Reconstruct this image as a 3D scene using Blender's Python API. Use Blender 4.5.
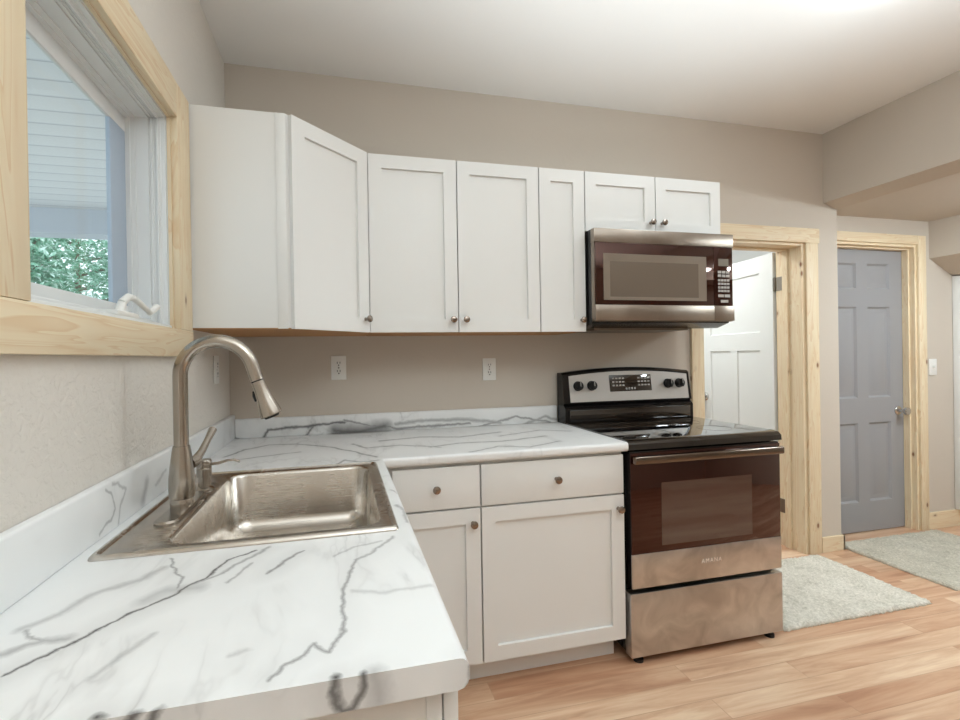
import bpy, bmesh, math, random
from mathutils import Matrix, Vector
random.seed(7)
S = bpy.context.scene
for o in list(bpy.data.objects): bpy.data.objects.remove(o)
COL = S.collection
PI = math.pi

# ---------------------------------------------------------------- camera
CAM = dict(pos=(0.50258, -2.30539, 1.27152), yaw=0.23051, pitch=-0.0027, roll=-0.01658, f=461.648, px=449.556, py=358.205)
def make_camera():
    c = bpy.data.cameras.new('camera'); o = bpy.data.objects.new('camera', c); COL.objects.link(o)
    cy, sy = math.cos(CAM['yaw']), math.sin(CAM['yaw'])
    cp, sp = math.cos(CAM['pitch']), math.sin(CAM['pitch'])
    cr, sr = math.cos(CAM['roll']), math.sin(CAM['roll'])
    r = Vector((cy, -sy, 0)); f0 = Vector((sy, cy, 0)); u0 = Vector((0, 0, 1))
    fw = cp*f0 + sp*u0; up = -sp*f0 + cp*u0
    X = cr*r + sr*up; Y = -sr*r + cr*up; Z = -fw
    M = Matrix((X, Y, Z)).transposed().to_4x4(); M.translation = Vector(CAM['pos'])
    o.matrix_world = M
    c.sensor_width = 36; c.lens = CAM['f']/960*36
    c.shift_x = (480-CAM['px'])/960; c.shift_y = -(360-CAM['py'])/960
    c.clip_start = .02
    S.camera = o
make_camera()

# ---------------------------------------------------------------- world, exposure
w = bpy.data.worlds.new('sky'); S.world = w; w.use_nodes = True
bg = w.node_tree.nodes['Background']; bg.inputs[0].default_value = (.84, .92, 1.0, 1); bg.inputs[1].default_value = 1.6
vs = S.view_settings
S.display_settings.display_device = 'sRGB'
vs.view_transform = 'Standard'; vs.look = 'None'; vs.gamma = 1; vs.use_curve_mapping = False
vs.exposure = 0.45
LAMP, GLOBE, HALL = 15.0, 8.0, 54.0            # strength of the ceiling lamps' diffusers
LAMP_COLOR = (.82, .94, 1.0)

# two unseen fill spots, added to brighten the room off the ceiling
for loc, watts, cone, blend in (((1.80, -1.85, .55), 125, 96, .8), ((1.25, -2.85, 1.30), 165, 150, 1.0)):
    fl = bpy.data.lights.new('fill_spot', 'SPOT'); fl.energy = watts; fl.color = (.84, .945, 1.0)
    fl.spot_size = math.radians(cone); fl.spot_blend = blend; fl.shadow_soft_size = .12
    flo = bpy.data.objects.new('fill_spot', fl); COL.objects.link(flo); flo.location = loc; flo.rotation_euler = (PI, 0, 0)

# ---------------------------------------------------------------- materials
def lin(c):
    def g(v):
        v /= 255
        return v/12.92 if v <= .04045 else ((v+.055)/1.055)**2.4
    return (g(c[0]), g(c[1]), g(c[2]), 1)
def newmat(name):
    m = bpy.data.materials.new(name); m.use_nodes = True
    nt = m.node_tree; b = nt.nodes['Principled BSDF']
    return m, nt, b
def N(nt, t, **kw):
    n = nt.nodes.new(t)
    for k, v in kw.items():
        if k.startswith('i_'):
            k = k[2:]; n.inputs[int(k) if k.isdigit() else k].default_value = v
        else: setattr(n, k, v)
    return n
def L(nt, a, b): nt.links.new(a, b)
def simple(name, col, rough=.5, metal=0, spec=.5, bump=0, bscale=200, coat=0):
    m, nt, b = newmat(name)
    b.inputs['Base Color'].default_value = lin(col); b.inputs['Roughness'].default_value = rough
    b.inputs['Metallic'].default_value = metal; b.inputs['Specular IOR Level'].default_value = spec
    if coat: b.inputs['Coat Weight'].default_value = coat; b.inputs['Coat Roughness'].default_value = .03
    # a faint procedural unevenness so that no surface is perfectly flat
    tc = N(nt, 'ShaderNodeTexCoord'); n = N(nt, 'ShaderNodeTexNoise', i_Scale=bscale, i_Detail=3)
    L(nt, tc.outputs['Object'], n.inputs['Vector'])
    bp = N(nt, 'ShaderNodeBump', i_Strength=bump if bump else .02, i_Distance=.002)
    L(nt, n.outputs['Fac'], bp.inputs['Height']); L(nt, bp.outputs[0], b.inputs['Normal'])
    return m
def ramp(nt, stops):
    r = N(nt, 'ShaderNodeValToRGB'); e = r.color_ramp.elements
    while len(e) < len(stops): e.new(.5)
    for k, (p, c) in enumerate(stops): e[k].position = p; e[k].color = c
    return r
def m_op(nt, op, a, b=None, c=None, clamp=False):
    n = N(nt, 'ShaderNodeMath', operation=op); n.use_clamp = clamp
    for i, v in enumerate((a, b, c)):
        if v is None: continue
        if isinstance(v, (int, float)): n.inputs[i].default_value = v
        else: L(nt, v, n.inputs[i])
    return n.outputs[0]
def mix(nt, fac, a, b, blend='MIX'):
    n = N(nt, 'ShaderNodeMix', data_type='RGBA', blend_type=blend)
    for sock, v in ((n.inputs[0], fac), (n.inputs[6], a), (n.inputs[7], b)):
        if isinstance(v, (int, float)): sock.default_value = v
        elif isinstance(v, tuple): sock.default_value = v
        else: L(nt, v, sock)
    return n.outputs[2]

def wall_paint(name, col, strength=.25, scale=55, dist=.004, skip=False):
    m, nt, b = newmat(name)
    tc = N(nt, 'ShaderNodeTexCoord')
    n1 = N(nt, 'ShaderNodeTexNoise', i_Scale=scale, i_Detail=4, i_Roughness=.55, i_Distortion=.6)
    n2 = N(nt, 'ShaderNodeTexNoise', i_Scale=1.3, i_Detail=2)
    L(nt, tc.outputs['Object'], n1.inputs['Vector']); L(nt, tc.outputs['Object'], n2.inputs['Vector'])
    c = lin(col); d = tuple(v*.94 for v in c[:3])+(1,)
    L(nt, mix(nt, n2.outputs['Fac'], c, d), b.inputs['Base Color'])
    h = n1.outputs['Fac']
    if skip:                                    # trowelled, knocked-down plaster: flat islands with ragged edges
        r = ramp(nt, [(.40, (0, 0, 0, 1)), (.56, (1, 1, 1, 1))]); L(nt, h, r.inputs[0]); h = r.outputs[0]
    bp = N(nt, 'ShaderNodeBump', i_Strength=strength, i_Distance=dist)
    L(nt, h, bp.inputs['Height']); L(nt, bp.outputs[0], b.inputs['Normal'])
    b.inputs['Roughness'].default_value = .75; b.inputs['Specular IOR Level'].default_value = .25
    return m

def pine(name, axis, tone=(240, 223, 192), dark=(214, 176, 130), knots=True):
    m, nt, b = newmat(name)
    tc = N(nt, 'ShaderNodeTexCoord')
    sc = [19, 19, 19]; sc[axis] = 1.5
    mp = N(nt, 'ShaderNodeMapping'); mp.inputs['Scale'].default_value = sc
    L(nt, tc.outputs['Object'], mp.inputs[0])
    n = N(nt, 'ShaderNodeTexNoise', i_Scale=1.0, i_Detail=3, i_Roughness=.5, i_Distortion=.9)
    L(nt, mp.outputs[0], n.inputs['Vector'])
    wv = m_op(nt, 'FRACT', m_op(nt, 'MULTIPLY', n.outputs['Fac'], 7.0))
    r = ramp(nt, [(0, (0, 0, 0, 1)), (.75, (.45, .45, .45, 1)), (.93, (1, 1, 1, 1)), (1, (0, 0, 0, 1))]); L(nt, wv, r.inputs[0])
    n3 = N(nt, 'ShaderNodeTexNoise', i_Scale=2.2, i_Detail=1); L(nt, tc.outputs['Object'], n3.inputs['Vector'])
    base = mix(nt, n3.outputs['Fac'], lin(tone), lin(tuple(v*.95 for v in tone)))
    col = mix(nt, m_op(nt, 'MULTIPLY', r.outputs[0], .58), base, lin(dark))
    if knots:
        sk = [9, 9, 9]; sk[axis] = 4.6
        mk = N(nt, 'ShaderNodeMapping'); mk.inputs['Scale'].default_value = sk; L(nt, tc.outputs['Object'], mk.inputs[0])
        v = N(nt, 'ShaderNodeTexVoronoi', i_Scale=1.0); L(nt, mk.outputs[0], v.inputs['Vector'])
        k = ramp(nt, [(0, (1, 1, 1, 1)), (.05, (.9, .9, .9, 1)), (.085, (.22, .22, .22, 1)), (.15, (0, 0, 0, 1))]); L(nt, v.outputs['Distance'], k.inputs[0])
        col = mix(nt, k.outputs[0], col, lin((128, 82, 46)))
    L(nt, col, b.inputs['Base Color'])
    b.inputs['Roughness'].default_value = .5; b.inputs['Specular IOR Level'].default_value = .35
    bp = N(nt, 'ShaderNodeBump', i_Strength=.12, i_Distance=.001); L(nt, n.outputs['Fac'], bp.inputs['Height']); L(nt, bp.outputs[0], b.inputs['Normal'])
    return m

def laminate_floor():
    m, nt, b = newmat('oak laminate planks')
    tc = N(nt, 'ShaderNodeTexCoord'); P = tc.outputs['Object']
    mp = N(nt, 'ShaderNodeMapping'); mp.inputs['Location'].default_value = (.37, .028, 0); L(nt, P, mp.inputs[0])
    br = N(nt, 'ShaderNodeTexBrick', i_Scale=1.0, offset=.37, offset_frequency=2)
    br.inputs['Color1'].default_value = (0, 0, 0, 1); br.inputs['Color2'].default_value = (1, 1, 1, 1); br.inputs['Mortar'].default_value = (.5, .5, .5, 1)
    br.inputs['Mortar Size'].default_value = .0012; br.inputs['Mortar Smooth'].default_value = .3; br.inputs['Bias'].default_value = 0
    br.inputs['Brick Width'].default_value = 1.22; br.inputs['Row Height'].default_value = .096
    L(nt, mp.outputs[0], br.inputs['Vector'])
    # every plank shifts its own grain
    sep = N(nt, 'ShaderNodeSeparateColor'); L(nt, br.outputs['Color'], sep.inputs[0])
    off = N(nt, 'ShaderNodeCombineXYZ'); L(nt, m_op(nt, 'MULTIPLY', sep.outputs[0], 13.7), off.inputs[0]); L(nt, m_op(nt, 'MULTIPLY', sep.outputs[0], 5.1), off.inputs[1])
    ad = N(nt, 'ShaderNodeVectorMath', operation='ADD'); L(nt, P, ad.inputs[0]); L(nt, off.outputs[0], ad.inputs[1])
    g1m = N(nt, 'ShaderNodeMapping'); g1m.inputs['Scale'].default_value = (1.6, 17, 1); L(nt, ad.outputs[0], g1m.inputs[0])
    g1 = N(nt, 'ShaderNodeTexNoise', i_Scale=1.0, i_Detail=6, i_Roughness=.6, i_Distortion=.55); L(nt, g1m.outputs[0], g1.inputs['Vector'])
    g2m = N(nt, 'ShaderNodeMapping'); g2m.inputs['Scale'].default_value = (9, 160, 1); L(nt, ad.outputs[0], g2m.inputs[0])
    g2 = N(nt, 'ShaderNodeTexNoise', i_Scale=1.0, i_Detail=3); L(nt, g2m.outputs[0], g2.inputs['Vector'])
    g3m = N(nt, 'ShaderNodeMapping'); g3m.inputs['Scale'].default_value = (2.2, 9, 1); L(nt, ad.outputs[0], g3m.inputs[0])
    g3 = N(nt, 'ShaderNodeTexNoise', i_Scale=1.0, i_Detail=2, i_Roughness=.5); L(nt, g3m.outputs[0], g3.inputs['Vector'])
    r1 = ramp(nt, [(.30, lin((190, 150, 124))), (.48, lin((219, 184, 156))), (.66, lin((238, 213, 186)))]); L(nt, g1.outputs['Fac'], r1.inputs[0])
    tone = mix(nt, sep.outputs[0], lin((224, 203, 190)), lin((255, 255, 250)))
    col = mix(nt, 1.0, r1.outputs[0], tone, 'MULTIPLY')
    col = mix(nt, m_op(nt, 'MULTIPLY', g2.outputs['Fac'], .20), col, lin((168, 118, 86)))
    r3 = ramp(nt, [(.66, (0, 0, 0, 1)), (.80, (1, 1, 1, 1))]); L(nt, g3.outputs['Fac'], r3.inputs[0])
    col = mix(nt, m_op(nt, 'MULTIPLY', r3.outputs[0], .55), col, lin((142, 98, 72)))
    col = mix(nt, m_op(nt, 'MULTIPLY', br.outputs['Fac'], .28), col, lin((120, 84, 62)))
    L(nt, col, b.inputs['Base Color'])
    b.inputs['Roughness'].default_value = .40; b.inputs['Specular IOR Level'].default_value = .35
    bp = N(nt, 'ShaderNodeBump', i_Strength=.15, i_Distance=.001, invert=True); L(nt, br.outputs['Fac'], bp.inputs['Height']); L(nt, bp.outputs[0], b.inputs['Normal'])
    return m

VEINS = [
 (1.0,0.0045,[(0.113,-1.668,0.038),(0.135,-1.644,0.038),(0.16,-1.621,0.038),(0.187,-1.575,0.038),(0.205,-1.557,0.038),(0.222,-1.542,0.038),(0.244,-1.518,0.038),(0.257,-1.497,0.038),(0.278,-1.472,0.038),(0.296,-1.403,0.038),(0.341,-1.371,0.038)]),
 (0.55,0.006,[(0.257,-1.497,0.038),(0.292,-1.468,0.038),(0.321,-1.418,0.038),(0.347,-1.386,0.038),(0.361,-1.362,0.038)]),
 (0.35,0.012,[(0.074,-1.565,0.038),(0.104,-1.532,0.038),(0.124,-1.48,0.038),(0.155,-1.456,0.038),(0.179,-1.441,0.038),(0.196,-1.404,0.038)]),
 (0.5,0.005,[(0.083,-1.567,0.038),(0.103,-1.597,0.038),(0.123,-1.605,0.038),(0.141,-1.605,0.038)]),
 (0.45,0.012,[(0.085,-1.622,0.038),(0.123,-1.605,0.038),(0.151,-1.603,0.038)]),
 (0.6,0.004,[(0.193,-1.366,0.038),(0.21,-1.412,0.038),(0.238,-1.45,0.038),(0.247,-1.494,0.038)]),
 (0.3,0.02,[(0.208,-1.521,0.038),(0.234,-1.497,0.038),(0.279,-1.502,0.038)]),
 (0.7,0.005,[(0.375,-1.476,0.038),(0.389,-1.453,0.038),(0.407,-1.429,0.038),(0.427,-1.399,0.038)]),
 (0.5,0.005,[(0.32,-1.497,0.038),(0.332,-1.449,0.038),(0.343,-1.428,0.038)]),
 (0.6,0.005,[(0.524,-1.465,0.038),(0.516,-1.488,0.038),(0.509,-1.527,0.038),(0.502,-1.563,0.038),(0.495,-1.598,0.038),(0.499,-1.645,0.038),(0.498,-1.681,0.038),(0.483,-1.718,0.038),(0.471,-1.709,0.038),(0.461,-1.696,0.038),(0.451,-1.716,0.038),(0.435,-1.73,0.038),(0.42,-1.751,0.038)]),
 (0.5,0.006,[(0.524,-1.465,0.038),(0.558,-1.435,0.038),(0.577,-1.407,0.038),(0.598,-1.372,0.038)]),
 (0.35,0.006,[(0.487,-1.438,0.038),(0.522,-1.411,0.038),(0.571,-1.39,0.038)]),
 (0.3,0.008,[(0.221,-1.696,0.038),(0.238,-1.662,0.038),(0.257,-1.622,0.038)]),
 (0.25,0.008,[(0.367,-1.695,0.038),(0.386,-1.691,0.038)]),
 (0.25,0.008,[(0.517,-1.573,0.038),(0.562,-1.592,0.038),(0.636,-1.589,0.038)]),
 (0.5,0.008,[(0.625,-1.176,0.038),(0.64,-1.204,0.038),(0.639,-1.301,0.038)]),
 (0.45,0.006,[(0.626,-1.044,0.038),(0.657,-1.101,0.038)]),
 (0.8,0.009,[(0.074,-0.436,0.038),(0.121,-0.315,0.038),(0.195,-0.229,0.038),(0.318,-0.246,0.038),(0.452,-0.358,0.038),(0.548,-0.493,0.038),(0.62,-0.609,0.038)]),
 (0.6,0.009,[(0.126,-0.505,0.038),(0.219,-0.464,0.038),(0.341,-0.427,0.038)]),
 (0.7,0.009,[(0.473,-0.708,0.038),(0.51,-0.625,0.038),(0.567,-0.676,0.038),(0.623,-0.661,0.038)]),
 (0.7,0.01,[(0.541,-0.32,0.038),(0.593,-0.426,0.038),(0.733,-0.406,0.038),(0.881,-0.499,0.038)]),
 (0.7,0.014,[(0.66,-0.287,0.038),(0.843,-0.243,0.038),(1.015,-0.301,0.038),(1.229,-0.23,0.038)]),
 (0.7,0.012,[(0.843,-0.486,0.038),(0.979,-0.441,0.038),(1.171,-0.457,0.038),(1.381,-0.398,0.038)]),
 (0.6,0.012,[(1.192,-0.334,0.038),(1.43,-0.237,0.038),(1.55,-0.31,0.038)]),
 (0.6,0.01,[(0.969,-0.628,0.038),(1.115,-0.553,0.038),(1.22,-0.609,0.038),(1.388,-0.529,0.038)]),
 (0.5,0.006,[(1.086,-0.721,0.038),(1.146,-0.647,0.038),(1.141,-0.739,0.038),(1.1,-0.794,0.038),(1.075,-0.753,0.038)]),
 (0.81,0.0098,[(0.023,-0.02,0.040),(0.087,-0.02,0.022),(0.147,-0.02,0.028)]),
 (0.94,0.0098,[(0.139,-0.02,0.028),(0.165,-0.02,0.069),(0.241,-0.02,0.079),(0.344,-0.02,0.079),(0.422,-0.02,0.089),(0.515,-0.02,0.090)]),
 (0.81,0.0490,[(0.468,-0.02,0.053),(0.586,-0.02,0.042),(0.707,-0.02,0.061)]),
 (0.81,0.0084,[(0.33,-0.02,0.032),(0.367,-0.02,0.078)]),
 (0.74,0.0098,[(0.516,-0.02,0.099),(0.61,-0.02,0.075),(0.781,-0.02,0.047),(0.932,-0.02,0.050),(1.141,-0.02,0.055)]),
 (0.54,0.0140,[(0.756,-0.02,0.073),(0.933,-0.02,0.080),(1.142,-0.02,0.075),(1.304,-0.02,0.052)]),
 (0.68,0.0084,[(1.035,-0.02,0.019),(1.195,-0.02,0.037),(1.387,-0.02,0.080),(1.586,-0.02,0.039)]),
 (0.54,0.0112,[(1.414,-0.02,0.026),(1.558,-0.02,0.072),(1.633,-0.02,0.047)]),
 (0.47,0.0168,[(-0.02,-0.02,0.024),(-0.034,-0.02,-0.032)]),
 (0.7,0.005,[(0.02,-1.234,0.051),(0.02,-1.188,0.064),(0.02,-1.17,0.084),(0.02,-1.186,0.121),(0.02,-1.207,0.137)]),
 (0.55,0.006,[(0.02,-1.153,0.045),(0.02,-1.142,0.082),(0.02,-1.117,0.108),(0.02,-1.15,0.132),(0.02,-1.177,0.137)]),
 (0.4,0.02,[(0.02,-1.027,0.058),(0.02,-1.002,0.096)]),
 (0.4,0.008,[(0.02,-0.945,0.073),(0.02,-0.873,0.096)]),
 (1.0,0.009,[(0.488,-1.77,0.04),(0.485,-1.77,0.026),(0.49,-1.77,0.014),(0.498,-1.77,0.002),(0.508,-1.77,0.004),(0.519,-1.77,0.02),(0.522,-1.77,0.04)]),
 (0.35,0.02,[(0.535,-1.77,0.037),(0.539,-1.77,0.005)]),
 (1.0,0.009,[(0.263,-1.77,0.047),(0.257,-1.77,0.037),(0.254,-1.77,0.029)]),
 (1.0,0.009,[(0.301,-1.77,0.047),(0.291,-1.77,0.034),(0.286,-1.77,0.026)]),
 (1.0,0.009,[(0.317,-1.77,0.047),(0.312,-1.77,0.035),(0.308,-1.77,0.025)]),
 (0.9,0.008,[(0.646,-1.77,0.023),(0.647,-1.77,0.011),(0.643,-1.77,0.003)]),
]
def marble():
    m, nt, b = newmat('white marble laminate')
    tc = N(nt, 'ShaderNodeTexCoord'); P = tc.outputs['Object']
    nz = N(nt, 'ShaderNodeTexNoise', i_Scale=17, i_Detail=5, i_Roughness=.62); L(nt, P, nz.inputs['Vector'])
    sb = N(nt, 'ShaderNodeVectorMath', operation='SUBTRACT'); L(nt, nz.outputs['Color'], sb.inputs[0]); sb.inputs[1].default_value = (.5, .5, .5)
    scl = N(nt, 'ShaderNodeVectorMath', operation='SCALE'); L(nt, sb.outputs[0], scl.inputs[0]); scl.inputs['Scale'].default_value = .030
    gn = N(nt, 'ShaderNodeNewGeometry')           # keep the wobble inside the surface: take out its part along the normal
    dn = N(nt, 'ShaderNodeVectorMath', operation='DOT_PRODUCT'); L(nt, scl.outputs[0], dn.inputs[0]); L(nt, gn.outputs['True Normal'], dn.inputs[1])
    ns = N(nt, 'ShaderNodeVectorMath', operation='SCALE'); L(nt, gn.outputs['True Normal'], ns.inputs[0]); L(nt, dn.outputs['Value'], ns.inputs['Scale'])
    fl_ = N(nt, 'ShaderNodeVectorMath', operation='SUBTRACT'); L(nt, scl.outputs[0], fl_.inputs[0]); L(nt, ns.outputs[0], fl_.inputs[1])
    ad = N(nt, 'ShaderNodeVectorMath', operation='ADD'); L(nt, P, ad.inputs[0]); L(nt, fl_.outputs[0], ad.inputs[1]); D = ad.outputs[0]
    wn = N(nt, 'ShaderNodeTexNoise', i_Scale=34, i_Detail=2); L(nt, P, wn.inputs['Vector'])
    total = None; soft = None
    for s, wd, pts in VEINS:
        for a, c in zip(pts[:-1], pts[1:]):
            a = Vector(a); ba = Vector(c)-a; q = ba.dot(ba)
            if q < 1e-7: continue
            Di = D
            if total is not None:               # evaluate the segments one after another
                ch = N(nt, 'ShaderNodeVectorMath', operation='MULTIPLY_ADD'); L(nt, soft, ch.inputs[0]); ch.inputs[1].default_value = (1e-7, 1e-7, 1e-7); L(nt, D, ch.inputs[2]); Di = ch.outputs[0]
            v = N(nt, 'ShaderNodeVectorMath', operation='SUBTRACT'); L(nt, Di, v.inputs[0]); v.inputs[1].default_value = a
            d = N(nt, 'ShaderNodeVectorMath', operation='DOT_PRODUCT'); L(nt, v.outputs[0], d.inputs[0]); d.inputs[1].default_value = ba/q
            h = m_op(nt, 'ADD', d.outputs['Value'], 0.0, clamp=True)
            e = N(nt, 'ShaderNodeVectorMath', operation='SCALE'); e.inputs[0].default_value = ba; L(nt, h, e.inputs['Scale'])
            dist = N(nt, 'ShaderNodeVectorMath', operation='DISTANCE'); L(nt, v.outputs[0], dist.inputs[0]); L(nt, e.outputs[0], dist.inputs[1])
            k = m_op(nt, 'MULTIPLY_ADD', dist.outputs['Value'], -1/wd, 1.0, clamp=True)
            k = m_op(nt, 'MULTIPLY', k, s)
            total = k if total is None else m_op(nt, 'MAXIMUM', total, k)
            k2 = m_op(nt, 'MULTIPLY_ADD', dist.outputs['Value'], -1/.045, 1.0, clamp=True)
            k2 = m_op(nt, 'MULTIPLY_ADD', k, 1e-7, m_op(nt, 'MULTIPLY', k2, s))
            soft = k2 if soft is None else m_op(nt, 'MAXIMUM', soft, k2)
    # smoky fine veining beside the drawn veins
    fm = N(nt, 'ShaderNodeMapping'); fm.inputs['Rotation'].default_value = (0, 0, .9); fm.inputs['Scale'].default_value = (9, 3.2, 6); L(nt, P, fm.inputs[0])
    f1 = N(nt, 'ShaderNodeTexNoise', i_Scale=1.0, i_Detail=4, i_Roughness=.55, i_Distortion=.5); L(nt, fm.outputs[0], f1.inputs['Vector'])
    ridge = m_op(nt, 'ABSOLUTE', m_op(nt, 'SUBTRACT', f1.outputs['Fac'], .5))
    rr = ramp(nt, [(0, (1, 1, 1, 1)), (.022, (.35, .35, .35, 1)), (.075, (0, 0, 0, 1))]); L(nt, ridge, rr.inputs[0])
    msk = ramp(nt, [(.46, (0, 0, 0, 1)), (.68, (1, 1, 1, 1))])
    mn = N(nt, 'ShaderNodeTexNoise', i_Scale=4.2, i_Detail=2); L(nt, P, mn.inputs['Vector']); L(nt, mn.outputs['Fac'], msk.inputs[0])
    fine = m_op(nt, 'MULTIPLY', m_op(nt, 'MULTIPLY', rr.outputs[0], msk.outputs[0]), .34)
    wv = m_op(nt, 'MULTIPLY_ADD', wn.outputs['Fac'], 1.0, .75, clamp=True)
    veins = m_op(nt, 'MULTIPLY', total, wv)
    halo = m_op(nt, 'MULTIPLY', m_op(nt, 'MULTIPLY', soft, f1.outputs['Fac']), .38)
    cl = N(nt, 'ShaderNodeTexNoise', i_Scale=3.0, i_Detail=3); L(nt, P, cl.inputs['Vector'])
    base = mix(nt, cl.outputs['Fac'], lin((244, 244, 243)), lin((231, 232, 232)))
    col = mix(nt, m_op(nt, 'ADD', fine, halo, clamp=True), base, lin((150, 148, 146)))
    col = mix(nt, m_op(nt, 'MULTIPLY', veins, 1.0, clamp=True), col, lin((62, 60, 60)))
    L(nt, col, b.inputs['Base Color']); b.inputs['Roughness'].default_value = .30; b.inputs['Specular IOR Level'].default_value = .4
    return m

def steel(name, col=(196, 188, 180), rough=.27, axis=0, streak=.10, mott=.92):
    m, nt, b = newmat(name)
    tc = N(nt, 'ShaderNodeTexCoord'); sc = [420, 420, 420]; sc[axis] = 3
    mp = N(nt, 'ShaderNodeMapping'); mp.inputs['Scale'].default_value = sc; L(nt, tc.outputs['Object'], mp.inputs[0])
    n = N(nt, 'ShaderNodeTexNoise', i_Scale=1.0, i_Detail=2); L(nt, mp.outputs[0], n.inputs['Vector'])
    n2 = N(nt, 'ShaderNodeTexNoise', i_Scale=7, i_Detail=4, i_Distortion=1.2); L(nt, tc.outputs['Object'], n2.inputs['Vector'])
    L(nt, mix(nt, n2.outputs['Fac'], lin(tuple(v*mott for v in col)), lin(tuple(min(255, v*(2-mott)) for v in col))), b.inputs['Base Color']); b.inputs['Metallic'].default_value = 1
    r = m_op(nt, 'ADD', m_op(nt, 'MULTIPLY', n.outputs['Fac'], streak), m_op(nt, 'MULTIPLY_ADD', n2.outputs['Fac'], .16, rough-.12))
    L(nt, r, b.inputs['Roughness'])
    bp = N(nt, 'ShaderNodeBump', i_Strength=.06, i_Distance=.0005); L(nt, n.outputs['Fac'], bp.inputs['Height']); L(nt, bp.outputs[0], b.inputs['Normal'])
    return m

def shag(name, a, c):
    m, nt, b = newmat(name)
    tc = N(nt, 'ShaderNodeTexCoord')
    n = N(nt, 'ShaderNodeTexNoise', i_Scale=70, i_Detail=5, i_Roughness=.65, i_Distortion=1.0); L(nt, tc.outputs['Object'], n.inputs['Vector'])
    n2 = N(nt, 'ShaderNodeTexNoise', i_Scale=7, i_Detail=3); L(nt, tc.outputs['Object'], n2.inputs['Vector'])
    f = m_op(nt, 'ADD', m_op(nt, 'MULTIPLY', n.outputs['Fac'], .75), m_op(nt, 'MULTIPLY', n2.outputs['Fac'], .25))
    r = ramp(nt, [(.30, lin(a)), (.70, lin(c))]); L(nt, f, r.inputs[0]); L(nt, r.outputs[0], b.inputs['Base Color'])
    b.inputs['Roughness'].default_value = .95; b.inputs['Specular IOR Level'].default_value = .1
    bp = N(nt, 'ShaderNodeBump', i_Strength=.9, i_Distance=.006); L(nt, n.outputs['Fac'], bp.inputs['Height']); L(nt, bp.outputs[0], b.inputs['Normal'])
    return m

def emit(name, col, s):
    m = bpy.data.materials.new(name); m.use_nodes = True; nt = m.node_tree; nt.nodes.clear()
    e = N(nt, 'ShaderNodeEmission'); e.inputs[0].default_value = col; e.inputs[1].default_value = s
    o = N(nt, 'ShaderNodeOutputMaterial'); L(nt, e.outputs[0], o.inputs[0]); return m

def glass_pane():
    m = bpy.data.materials.new('window glass'); m.use_nodes = True; nt = m.node_tree; nt.nodes.clear()
    t = N(nt, 'ShaderNodeBsdfTransparent'); t.inputs[0].default_value = (.95, .98, .98, 1)
    g = N(nt, 'ShaderNodeBsdfGlossy'); g.inputs['Roughness'].default_value = .02
    f = N(nt, 'ShaderNodeLayerWeight'); x = N(nt, 'ShaderNodeMixShader')
    fr = m_op(nt, 'MULTIPLY_ADD', m_op(nt, 'POWER', f.outputs['Facing'], 5.0), .45, .03)
    L(nt, fr, x.inputs[0]); L(nt, t.outputs[0], x.inputs[1]); L(nt, g.outputs[0], x.inputs[2])
    o = N(nt, 'ShaderNodeOutputMaterial'); L(nt, x.outputs[0], o.inputs[0]); return m

def leaf_mat():
    m, nt, b = newmat('leaves')
    g = N(nt, 'ShaderNodeNewGeometry'); n = N(nt, 'ShaderNodeTexNoise', i_Scale=9, i_Detail=2)
    tc = N(nt, 'ShaderNodeTexCoord'); L(nt, tc.outputs['Object'], n.inputs['Vector'])
    r = ramp(nt, [(.3, lin((78, 126, 98))), (.5, lin((128, 180, 152))), (.66, lin((214, 236, 226)))]); L(nt, n.outputs['Fac'], r.inputs[0])  # palest tone paints overexposed highlights into the leaf colour
    L(nt, r.outputs[0], b.inputs['Base Color']); b.inputs['Roughness'].default_value = .5
    b.inputs['Transmission Weight'].default_value = 0
    return m

def soffit_boards():
    m, nt, b = newmat('white porch ceiling boards')
    tc = N(nt, 'ShaderNodeTexCoord'); sp = N(nt, 'ShaderNodeSeparateXYZ'); L(nt, tc.outputs['Object'], sp.inputs[0])
    fr = m_op(nt, 'FRACT', m_op(nt, 'MULTIPLY', sp.outputs[1], 1/.143))
    r = ramp(nt, [(0, lin((150, 160, 172))), (.05, lin((226, 230, 234))), (.9, lin((232, 236, 240))), (1, lin((205, 212, 220)))]); L(nt, fr, r.inputs[0])
    L(nt, r.outputs[0], b.inputs['Base Color']); b.inputs['Roughness'].default_value = .6
    return m

M = {}
M['wall'] = wall_paint('beige wall paint', (208, 197, 184), .18, 60)
M['plaster'] = wall_paint('beige knockdown plaster', (228, 221, 212), .32, 50, .004, True)  # paler than the other walls: stronger light put into its colour
M['ceiling'] = wall_paint('ceiling paint', (246, 244, 241), .12, 70)
M['floor'] = laminate_floor()
M['pine_x'] = pine('knotty pine along x', 0); M['pine_y'] = pine('knotty pine along y', 1); M['pine_z'] = pine('knotty pine along z', 2)
M['cab'] = simple('white cabinet paint', (232, 231, 228), .38, bscale=400)
M['raw'] = simple('raw plywood underside', (176, 128, 82), .7, bscale=60, bump=.1)
M['marble'] = marble()
M['vinyl'] = simple('white vinyl', (232, 233, 232), .4)
M['sash'] = simple('blue grey sash stile', (176, 190, 206), .5)  # only the stiles are blue grey, the rails are white
M['steel'] = steel('brushed stainless steel', (190, 187, 184), .34, 0, mott=.76)  # mottling in the colour stands in for the reflected floor
M['sinksteel'] = steel('brushed sink steel', (206, 200, 192), .25, 0)
M['nickel'] = steel('brushed nickel', (176, 168, 158), .24, 2, .06)
M['knob'] = simple('bronze nickel knob', (150, 138, 128), .25, 1)
M['chrome'] = simple('satin chrome', (205, 203, 200), .18, 1)
M['black'] = simple('black enamel', (16, 13, 13), .25)
M['blackglass'] = simple('black oven glass', (30, 7, 5), .03, spec=.75, coat=.15)  # red of base and tint stands in for the reflected floor
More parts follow.
